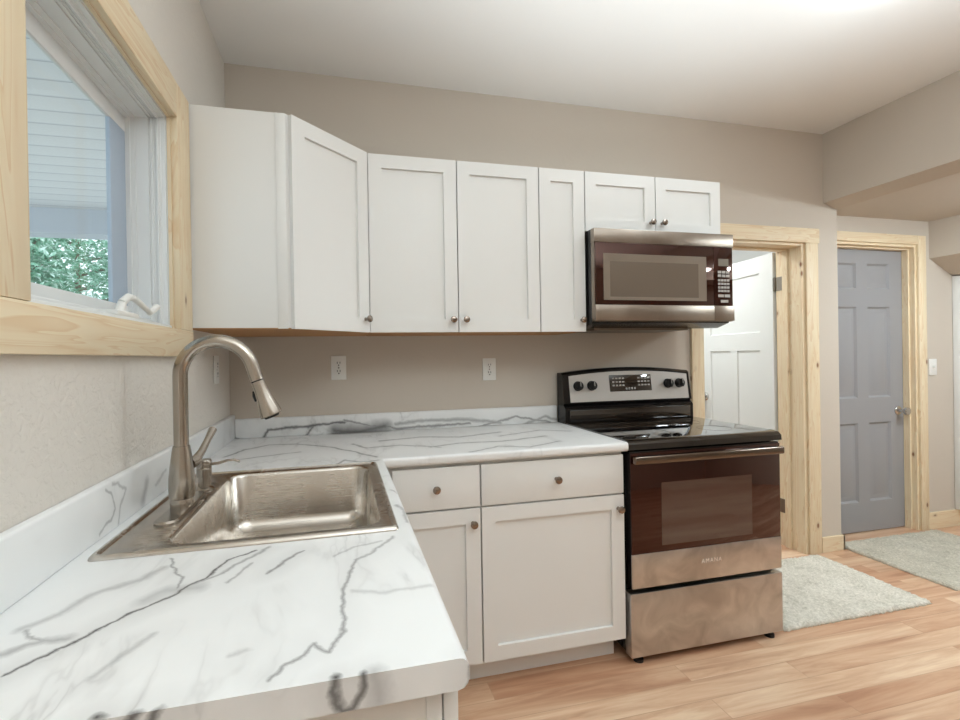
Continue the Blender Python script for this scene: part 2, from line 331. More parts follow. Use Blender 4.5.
M['blackglass'].node_tree.nodes['Principled BSDF'].inputs['Specular Tint'].default_value = (1, .58, .48, 1)
M['cooktop'] = simple('black ceramic cooktop', (16, 12, 10), .04, spec=.9, coat=.6)
M['smoke'] = simple('smoked oven window', (66, 42, 36), .04, spec=.9, coat=.4)
M['mwwindow'] = simple('perforated microwave window', (112, 100, 88), .12, spec=.5)
M['mwframe'] = simple('bronze window bevel', (146, 134, 121), .3, .5)
M['rubber'] = simple('black rubber', (15, 15, 15), .6)
M['print'] = simple('pale grey keypad print', (176, 172, 166), .5)
M['display'] = simple('unlit display', (126, 120, 108), .2)
M['white'] = simple('white plastic', (236, 234, 229), .35)
M['slot'] = simple('dark slot', (30, 26, 24), .6)
M['fascia'] = simple('silver control fascia', (204, 200, 195), .38, .35)
M['mwsteel'] = steel('darker brushed steel', (160, 149, 138), .33, 0, mott=.9)
M['grey'] = simple('grey door paint', (152, 151, 153), .42, bscale=300)
M['doorwhite'] = simple('cool white door paint', (230, 231, 228), .42, bscale=300)
M['hinge'] = simple('satin hinge steel', (128, 120, 110), .35, 1)
M['rugA'] = shag('pale sage shag pile', (176, 170, 154), (242, 236, 224))
M['rugB'] = shag('sage shag pile', (166, 159, 142), (230, 223, 208))
M['glass'] = glass_pane()
M['soffit'] = soffit_boards()
M['beam'] = simple('porch beam paint', (196, 204, 214), .6)
M['bark'] = simple('grey bark', (120, 108, 96), .9, bump=.5, bscale=30)
M['leaf'] = leaf_mat()
M['lawn'] = simple('lawn', (170, 172, 164), .9, bump=.5, bscale=40)
M['lamp'] = emit('lamp diffuser', LAMP_COLOR+(1,), LAMP); M['globe'] = emit('globe glass', LAMP_COLOR+(1,), GLOBE); M['roomfill'] = emit('room fill diffuser', (.92, .97, 1, 1), 58); M['halllamp'] = emit('hall lamp diffuser', LAMP_COLOR+(1,), HALL)  # the room diffuser serves an added, unseen lamp
M['darksteel'] = steel('dark handle steel', (120, 108, 98), .22, 0, .05)
M['badge'] = simple('badge silver', (236, 228, 220), .3)

# ---------------------------------------------------------------- building helpers
W = {}
class MB:
    def __init__(s): s.bm = bmesh.new()
    def add(s, vs, fs, T=None):
        bv = [s.bm.verts.new((T @ Vector(v)) if T is not None else Vector(v)) for v in vs]
        for f in fs:
            try: s.bm.faces.new([bv[i] for i in f])
            except ValueError: pass
        return bv
    def box(s, x0, x1, y0, y1, z0, z1, b=0, T=None, seg=2):
        t = bmesh.new()
        c = [(x, y, z) for x in (x0, x1) for y in (y0, y1) for z in (z0, z1)]
        v = [t.verts.new(p) for p in c]
        for f in ((0, 1, 3, 2), (4, 6, 7, 5), (0, 4, 5, 1), (2, 3, 7, 6), (0, 2, 6, 4), (1, 5, 7, 3)): t.faces.new([v[i] for i in f])
        if b: bmesh.ops.bevel(t, geom=t.edges[:], offset=b, segments=seg, profile=.5, affect='EDGES')
        s.merge(t, T); return s
    def merge(s, t, T=None):
        t.verts.index_update()
        s.add([v.co.copy() for v in t.verts], [[v.index for v in f.verts] for f in t.faces], T); t.free()
    def loops(s, loops, T=None, cap0=True, cap1=True, closed=False):
        n = len(loops[0]); vs = [p for l in loops for p in l]; fs = []
        k = len(loops)
        for i in range(k if closed else k-1):
            j = (i+1) % k
            for a in range(n): fs.append((i*n+a, i*n+(a+1) % n, j*n+(a+1) % n, j*n+a))
        if not closed:
            if cap0: fs.append(tuple(range(n-1, -1, -1)))
            if cap1: fs.append(tuple(range((k-1)*n, k*n)))
        s.add(vs, fs, T); return s
    def prism(s, poly, a, b, axis='y', T=None):
        def P(u, v, w): return {'y': (u, w, v), 'x': (w, u, v), 'z': (u, v, w)}[axis]
        return s.loops([[P(u, v, a) for u, v in poly], [P(u, v, b) for u, v in poly]], T)
    def lathe(s, prof, n=24, T=None):            # profile of (radius, z) about local z
        ls = [[(r*math.cos(2*PI*k/n), r*math.sin(2*PI*k/n), z) for k in range(n)] for r, z in prof]
        return s.loops(ls, T)
    def tube(s, pts, rad, n=14, T=None, flat=None):
        pts = [Vector(p) for p in pts]; ls = []
        if not isinstance(rad, (list, tuple)): rad = [rad]*len(pts)
        up = Vector((0, 0, 1)); prev = None
        for i, p in enumerate(pts):
            d = (pts[min(i+1, len(pts)-1)]-pts[max(i-1, 0)]).normalized()
            if prev is None:
                a = d.cross(Vector((0, 1, 0)))
                if a.length < .1: a = d.cross(Vector((1, 0, 0)))
                a.normalize()
            else:
                a = prev-d*prev.dot(d); a.normalize()
            prev = a; c = d.cross(a)
            f = flat if flat else 1
            ls.append([p+a*rad[i]*math.cos(2*PI*k/n)+c*rad[i]*f*math.sin(2*PI*k/n) for k in range(n)])
        return s.loops(ls, T)
    def build(s, name, mat, parent=None, smooth=True, ang=.6):
        bm = s.bm
        bmesh.ops.remove_doubles(bm, verts=bm.verts[:], dist=1e-6)
        bmesh.ops.recalc_face_normals(bm, faces=bm.faces[:])
        if smooth:
            for f in bm.faces: f.smooth = True
            for e in bm.edges:
                if len(e.link_faces) != 2 or e.calc_face_angle(0) > ang: e.smooth = False
        me = bpy.data.meshes.new(name); o = bpy.data.objects.new(name, me); COL.objects.link(o)
        Mw = W.get(parent.name, Matrix()) if parent is not None else Matrix()
        if parent is None:                       # a thing of one mesh: origin at its base centre
            lo = Vector([min(v.co[i] for v in bm.verts) for i in range(3)]); hi = Vector([max(v.co[i] for v in bm.verts) for i in range(3)])
            base = Vector(((lo.x+hi.x)/2, (lo.y+hi.y)/2, lo.z)); Mw = Matrix.Translation(base); o.location = base
        bm.transform(Mw.inverted()); bm.to_mesh(me); bm.free()
        me.materials.append(M[mat])
        if parent is not None: o.parent = parent
        W[o.name] = Mw
        return o
def tag(o, label=None, cat=None, group=None, kind=None):
    if label: o['label'] = label
    if cat: o['category'] = cat
    if group: o['group'] = group
    if kind: o['kind'] = kind
    return o
def thing(name, label, cat, loc=(0, 0, 0), rotz=0, group=None, kind=None):
    o = bpy.data.objects.new(name, None); COL.objects.link(o); o.empty_display_size = .1
    o.location = loc; o.rotation_euler = (0, 0, rotz)
    W[o.name] = Matrix.Translation(Vector(loc)) @ Matrix.Rotation(rotz, 4, 'Z')
    return tag(o, label, cat, group, kind)
def struct(mb, name, mat, label, cat, smooth=False):
    return tag(mb.build(name, mat, None, smooth), label, cat, None, 'structure')
def copy_thing(src, name_label, loc, rotz=None):
    r = src.copy(); COL.objects.link(r); r.location = loc; r['label'] = name_label
    if rotz is not None: r.rotation_euler = (0, 0, rotz)
    for ch in list(src.children):
        c = ch.copy(); COL.objects.link(c); c.parent = r
        for g in list(ch.children):
            d = g.copy(); COL.objects.link(d); d.parent = c
    return r
def xf(loc, rotz=0, rotx=0): return Matrix.Translation(Vector(loc)) @ Matrix.Rotation(rotz, 4, 'Z') @ Matrix.Rotation(rotx, 4, 'X')
def rrect(x0, x1, y0, y1, r, z, n=6):
    out = []
    for cx, cy, a0 in ((x1-r, y1-r, 0), (x0+r, y1-r, PI/2), (x0+r, y0+r, PI), (x1-r, y0+r, 1.5*PI)):
        for k in range(n+1):
            a = a0+k*PI/2/n; out.append((cx+r*math.cos(a), cy+r*math.sin(a), z))
    return out

# ================================================================ THE SETTING
CEIL = 2.642; HX = 3.60; GY = .10; HC = 2.172; NY = -4.6; RX = 5.3
struct(MB().box(-.2, RX+.15, NY-.15, 2.1, -.12, 0), 'floor', 'floor', 'light oak plank floor running through kitchen and hall', 'floor')
struct(MB().box(-.15, 3.52, NY-.15, .12, CEIL, CEIL+.12), 'ceiling', 'ceiling', 'off white kitchen ceiling', 'ceiling')
# window wall, with the opening of the casement window
WY0, WY1, WZ0, WZ1 = -1.45, -.72, 1.371, 2.030
b = MB()
b.box(-.17, 0, NY, WY0, 0, CEIL); b.box(-.17, 0, WY1, .12, 0, CEIL); b.box(-.17, 0, WY0, WY1, 0, WZ0); b.box(-.17, 0, WY0, WY1, WZ1, CEIL)
struct(b, 'wall_left', 'plaster', 'rough plastered beige wall around the window', 'wall')
# cabinet wall, with the opening of the white door
D0, D1, DH = 2.565, 3.325, 1.948
b = MB()
b.box(0, D0, 0, .165, 0, CEIL); b.box(D0, D1, 0, .165, DH, CEIL); b.box(D1, HX, 0, .165, 0, CEIL)
struct(b, 'wall_back', 'wall', 'beige wall behind the upper cabinets and stove', 'wall')
# hall wall with the grey door, right wall, wall behind the viewer
G0, G1, GH = 3.645, 4.440, 2.003
b = MB()
b.box(HX, G0, GY, GY+.13, 0, HC+.1); b.box(G0, G1, GY, GY+.13, GH, HC+.1); b.box(G1, RX+.15, GY, GY+.13, 0, HC+.1)
struct(b, 'wall_hall', 'wall', 'beige hall wall around the grey door', 'wall')
struct(MB().box(RX, RX+.15, NY, GY, 0, HC+.1), 'wall_right', 'wall', 'beige wall at the far side of the hall', 'wall')
struct(MB().box(-.17, RX+.15, NY-.15, NY, 0, CEIL), 'wall_front', 'wall', 'beige wall facing the cabinets', 'wall')
# dropped hall ceiling whose edge is the beam over the kitchen
b = MB()
b.prism([(3.492, CEIL+.1), (3.492, 2.207), (HX, HC), (HX, CEIL+.1)], NY, 0, 'y')
b.box(HX, RX+.15, NY, GY+.13, HC, CEIL+.1)
struct(b, 'ceiling_hall', 'wall', 'dropped beige hall ceiling with a beam edge', 'ceiling')
struct(MB().prism([(4.565, HC), (4.565, 1.912), (4.78, 1.80), (RX, 1.80), (RX, HC)], NY, GY, 'y'), 'ceiling_soffit', 'wall', 'boxed beige soffit with a sloping underside over the hall corner', 'soffit')
# small room behind the white door
b = MB()
b.box(2.2, 2.3, .165, 2.1, 0, 2.5); b.box(4.2, 4.3, .23, 2.1, 0, 2.5); b.box(2.2, 4.3, 2.0, 2.1, 0, 2.5); b.box(2.2, 4.3, .165, 2.1, 2.5, 2.6)
struct(b, 'wall_beyond', 'doorwhite', 'white walls of the small room behind the white door', 'wall')

# baseboards
struct(MB().box(3.432, HX+.014, -.014, 0, 0, .094, .002).box(HX, HX+.014, -.014, GY-.001, 0, .094, .002), 'baseboard_back', 'pine_x', 'short pine baseboard wrapping the wall corner between the two doors', 'baseboard')
struct(MB().box(4.512, RX, GY-.014, GY, 0, .116, .002), 'baseboard_hall', 'pine_x', 'pine baseboard right of the grey door', 'baseboard')

# casings: each board a part
t = thing('trim_1', 'knotty pine casing and jamb around the white door', 'door casing', ((D0+D1)/2, 0, 0), kind='structure')
MB().box(D0-.078, D0-.003, -.018, 0, 0, DH-.003, .002).build('casing_board', 'pine_z', t)
MB().box(D1+.005, D1+.098, -.018, 0, 0, DH-.003, .002).build('casing_board', 'pine_z', t)
MB().box(D0-.11, D1+.106, -.021, 0, DH-.003, DH+.088, .002).build('head_board', 'pine_x', t)
for x0, x1 in ((D0-.003, D0+.016), (D1-.016, D1+.005)):
    MB().box(x0, x1, -.004, .172, 0, DH).build('jamb', 'pine_z', t)
MB().box(D0+.016, D1-.016, -.004, .172, DH-.018, DH+.002).build('jamb', 'pine_x', t)
for x0, x1 in ((D0+.016, D0+.028), (D1-.028, D1-.016)):
    MB().box(x0, x1, .085, .120, 0, DH-.018).build('stop', 'pine_z', t)
MB().box(D0+.028, D1-.028, .085, .120, DH-.030, DH-.018).build('stop', 'pine_x', t)

t = thing('trim_2', 'honey pine casing and jamb around the grey door', 'door casing', ((G0+G1)/2, GY, 0), kind='structure')
MB().box(G1-.002, G1+.070, GY-.017, GY, 0, GH+.062, .002).build('casing_board', 'pine_z', t)
MB().box(HX+.001, G0+.004, GY-.017, GY, 0, GH+.062, .002).build('casing_board', 'pine_z', t)
MB().box(G0+.004, G1-.002, GY-.017, GY, GH, GH+.062, .002).build('head_board', 'pine_x', t)
for x0, x1 in ((G0-.002, G0+.016), (G1-.018, G1)): MB().box(x0, x1, GY-.001, GY+.13, 0, GH).build('jamb', 'pine_z', t)
MB().box(G0+.016, G1-.018, GY-.001, GY+.13, GH-.018, GH).build('jamb', 'pine_x', t)
MB().box(G1-.030, G1-.018, GY+.030, GY+.068, 0, GH-.018).build('stop', 'pine_z', t)
MB().box(G0+.016, G1-.030, GY+.030, GY+.068, GH-.030, GH-.018).build('stop', 'pine_x', t)

t = thing('trim_3', 'knotty pine casing boards around the window', 'window casing', (0, (WY0+WY1)/2, WZ0), kind='structure')
MB().box(0, .020, WY1+.001, -.600, WZ0+.001, WZ1+.108, .002).build('casing_board', 'pine_z', t)
MB().box(0, .020, WY0-.10, WY0+.020, WZ0+.001, WZ1+.108, .002).build('casing_board', 'pine_z', t)
MB().box(0, .020, WY0+.020, WY1, WZ1-.001, WZ1+.108, .002).build('head_board', 'pine_y', t)
MB().box(0, .021, WY0-.30, -.598, WZ0-.084, WZ0, .002).build('apron_board', 'pine_y', t)
MB().box(-.009, .0005, WY1-.004, WY1+.012, WZ0+.001, WZ1-.005).build('liner', 'pine_z', t)
MB().box(-.009, .0005, WY0+.001, WY1+.001, WZ1-.004, WZ1+.012).build('liner', 'pine_y', t)

# doors
def panel_leaf(mb, wd, h, th, rects, T, prof):
    xs = sorted({0, wd, *[r[0] for r in rects], *[r[1] for r in rects]}); zs = sorted({0, h, *[r[2] for r in rects], *[r[3] for r in rects]})
    for x0, x1 in zip(xs[:-1], xs[1:]):
        for z0, z1 in zip(zs[:-1], zs[1:]):
            cx, cz = (x0+x1)/2, (z0+z1)/2
            if any(r[0] < cx < r[1] and r[2] < cz < r[3] for r in rects): continue
            mb.add([(x0, 0, z0), (x1, 0, z0), (x1, 0, z1), (x0, 0, z1)], [(0, 1, 2, 3)], T)
    for x0, x1, z0, z1 in rects:
        ls = [[(x0, 0, z0), (x1, 0, z0), (x1, 0, z1), (x0, 0, z1)]]
        for ins, dep in prof: ls.append([(x0+ins, dep, z0+ins), (x1-ins, dep, z0+ins), (x1-ins, dep, z1-ins), (x0+ins, dep, z1-ins)])
        mb.loops(ls, T, cap0=False)
    mb.add([(0, 0, 0), (wd, 0, 0), (wd, 0, h), (0, 0, h), (0, th, 0), (wd, th, 0), (wd, th, h), (0, th, h)], [(4, 7, 6, 5), (0, 4, 5, 1), (3, 2, 6, 7), (0, 3, 7, 4), (1, 5, 6, 2)], T)
    return mb
def round_knob(mb, T, s=1.0):       # a door knob sticking out of local -y
    mb.lathe([(.001, 0), (.031*s, 0), (.031*s, .005), (.026*s, .010), (.011*s, .014), (.010*s, .034), (.018*s, .040), (.026*s, .050), (.0275*s, .058), (.024*s, .066), (.012*s, .070), (.001, .0705)], 24, T @ Matrix.Rotation(PI/2, 4, 'X'))
    return mb

# white door, swung open into the room behind, hinged at its far jamb edge
HPX, HPY, HANG = 3.297, .186, math.radians(8.0)
# local x runs from the hinge to the free edge; the face seen from the kitchen looks towards -x in the world
rz = PI/2-HANG
t = thing('door_1', 'white three panel door standing open behind the stove', 'door', (HPX, HPY, .012), rz, kind='structure')
T = W[t.name] @ Matrix.Translation((.765, 0, 0)) @ Matrix.Rotation(PI, 4, 'Z')     # leaf coordinates: x from the free edge back to the hinge, face at y=0 towards -x
dw = .765
leafT = T
panel_leaf(MB(), dw, 1.915, .035, [(.125, dw-.118, 1.395, 1.80), (.125, .125+.225, .24, 1.27), (dw-.118-.225, dw-.118, .24, 1.27)], leafT, [(.004, .010)]).build('door_leaf', 'doorwhite', t)
round_knob(MB(), leafT @ Matrix.Translation((.060, 0, .905)), 1.12).build('knob', 'chrome', t)
for z in (.26, 1.715):
    hb = MB()
    hb.box(D1-.019, D1-.0155, .128, .168, z-.045, z+.045)
    hb.lathe([(.0065, -.046), (.0065, .046)], 12, Matrix.Translation((D1-.021, .179, z)))
    hb.box(dw-.001, dw+.002, .0, .034, z-.057, z+.033, T=leafT)
    hb.build('hinge', 'hinge', t)

gy = GY+.070
t = thing('door_2', 'grey six panel door closed at the end of the hall', 'door', ((G0+G1)/2, gy, 0), kind='structure')
gw = G1-.019-(G0+.017); gx = G0+.017
cols = [(.125, .330), (gw-.330, gw-.125)]; rows = [(.205, .755), (.930, 1.565), (1.690, 1.868)]
panel_leaf(MB(), gw, GH-.022-.008, .036, [(c[0], c[1], r[0], r[1]) for c in cols for r in rows], Matrix.Translation((gx, gy, .008)), [(.012, .013), (.026, .013), (.052, .003)]).build('door_leaf', 'grey', t)
round_knob(MB(), Matrix.Translation((gx+gw-.062, gy, .838))).build('knob', 'chrome', t)

# window: white vinyl frame, casement sash, pane, crank
t = thing('window_1', 'white casement window with a crank handle over the sink', 'window', (-.06, (WY0+WY1)/2, WZ0), kind='structure')
fr = MB()
def frame_ring(mb, x0, x1, o, i, y0=WY0, y1=WY1, z0=WZ0, z1=WZ1):
    # square ring between the offsets o (outer) and i (inner) of the window opening, from depth x0 to x1
    A, B = (y0+o, y1-o, z0+o, z1-o), (y0+i, y1-i, z0+i, z1-i)
    def q(x, r): return [(x, r[0], r[2]), (x, r[1], r[2]), (x, r[1], r[3]), (x, r[0], r[3])]
    mb.loops([q(x0, A), q(x1, A), q(x1, B), q(x0, B)], closed=True)
for x1_, o_, i_ in ((-.009, .000, .002), (-.012, .002, .009), (-.018, .009, .0095), (-.024, .0095, .012), (-.036, .012, .0125), (-.040, .0125, .015), (-.050, .015, .0155), (-.054, .0155, .021)):
    frame_ring(fr, -.165, x1_, o_, i_)
for x_ in (-.030, -.045):                 # glazing-bead ribs standing proud of the frame
    frame_ring(fr, x_-.004, x_, .009, .0185)
fr.build('window_frame', 'vinyl', t, smooth=False)
MB().box(-.085, -.004, WY0, WY1, WZ0, WZ0+.012, .003).box(-.090, -.055, WY0, WY1, WZ0+.012, WZ0+.030, .004).build('sill', 'vinyl', t)
sa = MB(); frame_ring(sa, -.150, -.088, .0215, .026); frame_ring(sa, -.150, -.100, .026, .031); sa.build('sash_edge', 'vinyl', t, smooth=False)
MB().box(-.124, -.112, WY1-.122, WY1-.030, WZ0+.03, WZ1-.03, .002).box(-.124, -.112, WY0+.030, WY0+.118, WZ0+.03, WZ1-.03, .002).build('stile', 'sash', t)
MB().box(-.124, -.111, WY0+.03, WY1-.03, WZ1-.075, WZ1-.028, .002).build('top_rail', 'vinyl', t)
MB().box(-.124, -.111, WY0+.03, WY1-.03, WZ0+.02, WZ0+.068, .002).build('bottom_rail', 'vinyl', t)
MB().box(-.1205, -.1165, WY0+.11, WY1-.11, WZ0+.06, WZ1-.065).build('pane', 'glass', t)
ck = MB()
ck.box(-.062, -.006, -1.07, -.95, WZ0+.010, WZ0+.026, .006)
ck.tube([(-.034, -1.000, WZ0+.022), (-.030, -.990, WZ0+.050)], [.013, .010], 12)
ck.tube([(-.030, -.992, WZ0+.050), (-.024, -.970, WZ0+.068), (-.020, -.945, WZ0+.066)], [.010, .009, .008], 12)
ck.tube([(-.020, -.950, WZ0+.067), (-.016, -.905, WZ0+.052), (-.014, -.862, WZ0+.038)], [.0085, .0075, .007], 12)
ck.tube([(-.014, -.866, WZ0+.036), (-.010, -.825, WZ0+.058)], [.0085, .0095], 12)
ck.build('crank_handle', 'white', t)

# outside the window: porch roof, its beam, lawn, trees
struct(MB().box(-4.5, -.18, -4.5, 2.0, 2.50, 2.56), 'porch_ceiling', 'soffit', 'white boarded porch ceiling outside the window', 'porch ceiling')
struct(MB().box(-4.5, -.18, 1.95, 2.10, 2.325, 2.50).box(-4.5, -.18, 1.94, 2.11, 2.298, 2.325), 'porch_beam', 'beam', 'pale porch beam above the trees outside the window', 'porch beam')
struct(MB().box(-14, -.2, -6, 14, -.5, -.4), 'ground', 'lawn', 'lawn outside the window', 'ground')
def tree(x, y, r, h, nleaf, label, seed):
    rnd = random.Random(seed)
    t = thing('leafy_tree', label, 'tree', (x, y, -.4), group='trees outside the window')
    tr = MB(); tr.tube([(x, y, -.4), (x+.05, y, h*.4), (x-.04, y+.05, h*.7), (x, y, h*.95)], [.09, .07, .05, .02], 10)
    for k in range(9):
        a = rnd.random()*6.28; z = h*(.3+.07*k)
        tr.tube([(x, y, z), (x+r*.45*math.cos(a), y+r*.45*math.sin(a), z+.2), (x+r*.8*math.cos(a), y+r*.8*math.sin(a), z+.55)], [.035, .022, .008], 7)
    tr.build('trunk', 'bark', t)
    lf = MB()
    for k in range(nleaf):
        while True:
            p = Vector((rnd.uniform(-1, 1), rnd.uniform(-1, 1), rnd.uniform(-1, 1)))
            if .35 < p.length < 1: break
        c = Vector((x+p.x*r, y+p.y*r, h*.62+p.z*h*.45))
        d = Vector((rnd.gauss(0, 1), rnd.gauss(0, 1), rnd.gauss(0, .6))).normalized(); e = d.cross(Vector((rnd.gauss(0, 1), rnd.gauss(0, 1), rnd.gauss(0, 1)))).normalized()
        l, wd = rnd.uniform(.05, .10), rnd.uniform(.016, .03); nn = d.cross(e)*wd*.4
        lf.add([c-d*l, c+e*wd+nn, c+d*l, c-e*wd+nn], [(0, 1, 2), (0, 2, 3)])
    lf.build('foliage', 'leaf', t, smooth=False)
tree(-3.9, 4.5, 1.0, 3.3, 8000, 'pale green tree nearest the porch beam, seen at the left of the pane', 3)
tree(-2.0, 6.0, 1.0, 3.4, 8000, 'pale green tree seen at the right of the pane beside the sash', 5)
tree(-4.6, 8.4, 1.5, 4.2, 8000, 'taller green tree standing behind the two nearer trees', 8)

# ================================================================ CABINETS
UB, UT, UF, DT = 1.380, 2.141, .311, .019      # underside, top, body depth, door thickness
def cab_knob(mb, T):          # mushroom knob sticking out of local -y
    return mb.lathe([(.001, 0), (.0075, 0), (.0065, .006), (.0060, .014), (.0125, .019), (.0150, .024), (.0135, .029), (.007, .0315), (.001, .032)], 18, T @ Matrix.Rotation(PI/2, 4, 'X'))
def shaker(parent, T, wd, h, knob=None, stile=.057, name='door', slab=False):
    mb = MB()
    if slab: mb.box(0, wd, 0, DT, 0, h, .002, T)
    else: panel_leaf(mb, wd, h, DT, [(stile, wd-stile, stile, h-stile)], T, [(.0008, .011)])
    d = mb.build(name, 'cab', parent)
    if knob: cab_knob(MB(), T @ Matrix.Translation((knob[0], 0, knob[1]))).build('knob', 'knob', d)
    return d
def wall_cabinet(label, x0, x1, z0, doors):
    t = thing('wall_cabinet', label, 'cabinet', ((x0+x1)/2, -.005, z0), group='white wall cabinets')
    MB().box(x0+.0004, x1-.0004, -UF, -.001, z0+.004, UT, .001).build('body', 'cab', t)
    MB().box(x0+.001, x1-.001, -UF+.002, -.002, z0+.0005, z0+.004).build('underside', 'raw', t)
    for a, c, kx in doors:
        shaker(t, Matrix.Translation((a+.0026, -UF-DT, z0+.001)), c-a-.0052, UT-z0-.004, (kx-a-.0018, .054))
    return t
X1, X2, X3, X4, X5, X6 = .621, 1.011, 1.401, 1.634, 2.017, 2.398
# diagonal corner cabinet
t = thing('corner_wall_cabinet', 'white diagonal corner wall cabinet beside the window casing', 'cabinet', (.25, -.22, UB), group='white wall cabinets')
A, B = Vector((.323, -.585)), Vector((X1, -UF))
poly = [(.001, -.001), (.001, -.585), (A.x, A.y), (B.x-.001, B.y), (B.x-.001, -.001)]
b = MB(); b.prism(poly, UB+.004, UT, 'z'); b.build('body', 'cab', t, smooth=False)
poly2 = [(.002, -.002), (.002, -.583), (A.x-.001, A.y+.002), (B.x-.003, B.y+.002), (B.x-.003, -.002)]
MB().prism(poly2, UB+.0005, UB+.004, 'z').build('underside', 'raw', t, smooth=False)
dv = (B-A); ln = dv.length; ang = math.atan2(dv.y, dv.x); nrm = Vector((dv.y, -dv.x)).normalized()
o = A+nrm*DT
MB().box(.0, .034, -.004, -.0005, UB+.001, UT-.0005, .001, T=Matrix.Translation((A.x-.034, A.y, 0))).build('face_frame', 'cab', t)
shaker(t, xf((o.x+dv.x/ln*.012, o.y+dv.y/ln*.012, UB+.001), ang), ln-.028, UT-UB-.004, (ln-.028-.024, .054))
wall_cabinet('white two door wall cabinet between the corner cabinet and the narrow cabinet', X1, X3, UB, [(X1+.002, X2, X2-.028), (X2, X3, X2+.030)])
wall_cabinet('narrow white single door wall cabinet beside the microwave', X3, X4, UB, [(X3, X4, X4-.026)])
wall_cabinet('short white two door cabinet above the microwave', X4, X6, 1.856, [(X4, X5, X5-.030), (X5, X6, X5+.034)])

# base cabinets: back run
CH, CE = .912, .646
BF, BZ = .609, .874           # body front, body top
def base_cabinet(label, x0, x1, fx0, fx1, kdx, kdoor, loc):
    t = thing('base_cabinet', label, 'cabinet', loc, group='white base cabinets')
    MB().box(x0, x1, -BF, -.002, .100, BZ, .001).build('body', 'cab', t)
    MB().box(x0, x1-(.012 if x1 > 1.2 else -.0008), -.552, -.53, 0, .100).build('toe_kick', 'cab', t)
    shaker(t, Matrix.Translation((fx0, -BF-DT, .704)), fx1-fx0, .157, (kdx, .080), name='drawer', slab=True)
    shaker(t, Matrix.Translation((fx0, -BF-DT, .107)), fx1-fx0, .590, (kdoor, .590-.054))
    return t
base_cabinet('white base cabinet in the corner beside the sink run', .660, 1.0085, .675, 1.0055, .835-.675, .976-.675, (.83, -.3, 0))
base_cabinet('wide white base cabinet beside the stove', 1.0095, 1.622, 1.0125, 1.619, 1.320-1.0125, 1.592-1.0125, (1.315, -.3, 0))
# base cabinets: sink run along the window wall; fronts look towards +x
def side_cabinet(label, y0, y1, drawer, name='base_cabinet'):
    t = thing(name, label, 'cabinet', (.3, (y0+y1)/2, 0), group='white base cabinets')
    b = MB(); T = .016; F = .597          # open-topped carcass
    b.box(.002, F, y0+.003, y0+T, .100, BZ).box(.002, F, y1-T, y1, .100, BZ).box(.002, .010, y0+T, y1-T, .100, BZ).box(.010, F, y0+T, y1-T, .100, .116)
    b.build('body', 'cab', t)
    MB().box(F, .617, y0, y0+T+.024, .100, BZ, .001).box(F, .617, y1-T-.024, y1, .100, BZ, .001).box(F, .617, y0+.04, y1-.04, BZ-.038, BZ).build('face_frame', 'cab', t)
    MB().box(.53, .552, y0+.001, y1-.001, 0, .100).build('toe_kick', 'cab', t)
    wd = y1-y0-.006; FF = .6385
    for k in range(2 if wd > .5 else 1):
        w1 = wd/(2 if wd > .5 else 1)
        shaker(t, xf((FF, y0+.003+k*w1, .107), PI/2), w1-.003, .590, (w1-.03 if k == 0 else .03, .536))
        shaker(t, xf((FF, y0+.003+k*w1, .704), PI/2), w1-.003, .157, (w1/2, .08) if drawer else None, name='drawer' if drawer else 'false_front', slab=True)
    return t
side_cabinet('white sink base cabinet under the steel sink', -1.385, -.655, False, 'sink_cabinet')
side_cabinet('white end cabinet under the near end of the marble worktop', -1.747, -1.387, True)

# worktop: one L-shaped marble slab with a sink cutout, rolled front edges and upstands
CN = -1.772; RB = 1.632
t = thing('worktop', 'L-shaped white marble laminate worktop with grey veins', 'worktop', (0, 0, .874))
SX0, SX1, SY0, SY1 = .062, .600, -1.318, -.728        # cutout
b = MB(); xs = [.001, SX0, SX1, CE]; ys = [CN, SY0, SY1, -CE, -.001]
bm = b.bm
def slab(cells):
    vs = {}
    def V(x, y, z):
        k = (round(x, 5), round(y, 5), z)
        if k not in vs: vs[k] = bm.verts.new((x, y, z))
        return vs[k]
    cs = set(cells)
    key = lambda c: (c[0], c[1])
    for x0, x1, y0, y1 in cells:
        for z, order in ((CH, (0, 1, 2, 3)), (.874, (3, 2, 1, 0))):
            q = [V(x0, y0, z), V(x1, y0, z), V(x1, y1, z), V(x0, y1, z)]
            bm.faces.new([q[i] for i in order])
    # side walls along every edge used once
    edges = {}
    for x0, x1, y0, y1 in cells:
        for p, q in (((x0, y0), (x1, y0)), ((x1, y0), (x1, y1)), ((x1, y1), (x0, y1)), ((x0, y1), (x0, y0))):
            edges[(p, q)] = 1
    for (p, q) in list(edges):
        if (q, p) in edges: continue
        bm.faces.new([V(*p, CH), V(*p, .874), V(*q, .874), V(*q, CH)])
XS = [.001, SX0, SX1, CE, RB]; YS = [CN, SY0, SY1, -CE, -.001]
cells = []
for i in range(3):
    for j in range(3):
        if i == 1 and j == 1: continue
        cells.append((XS[i], XS[i+1], YS[j], YS[j+1]))
for i in range(4): cells.append((XS[i], XS[i+1], YS[3], YS[4]))
slab(cells)
bmesh.ops.recalc_face_normals(bm, faces=bm.faces[:])
E_ = [e for e in bm.edges if all(abs(v.co.x-CE) < 1e-4 and v.co.y < -CE+1e-4 and v.co.z > .9 for v in e.verts) or all(abs(v.co.y+CE) < 1e-4 and v.co.x > CE-1e-4 and v.co.z > .9 for v in e.verts)]
bmesh.ops.bevel(bm, geom=E_, offset=.012, segments=4, profile=.5, affect='EDGES')
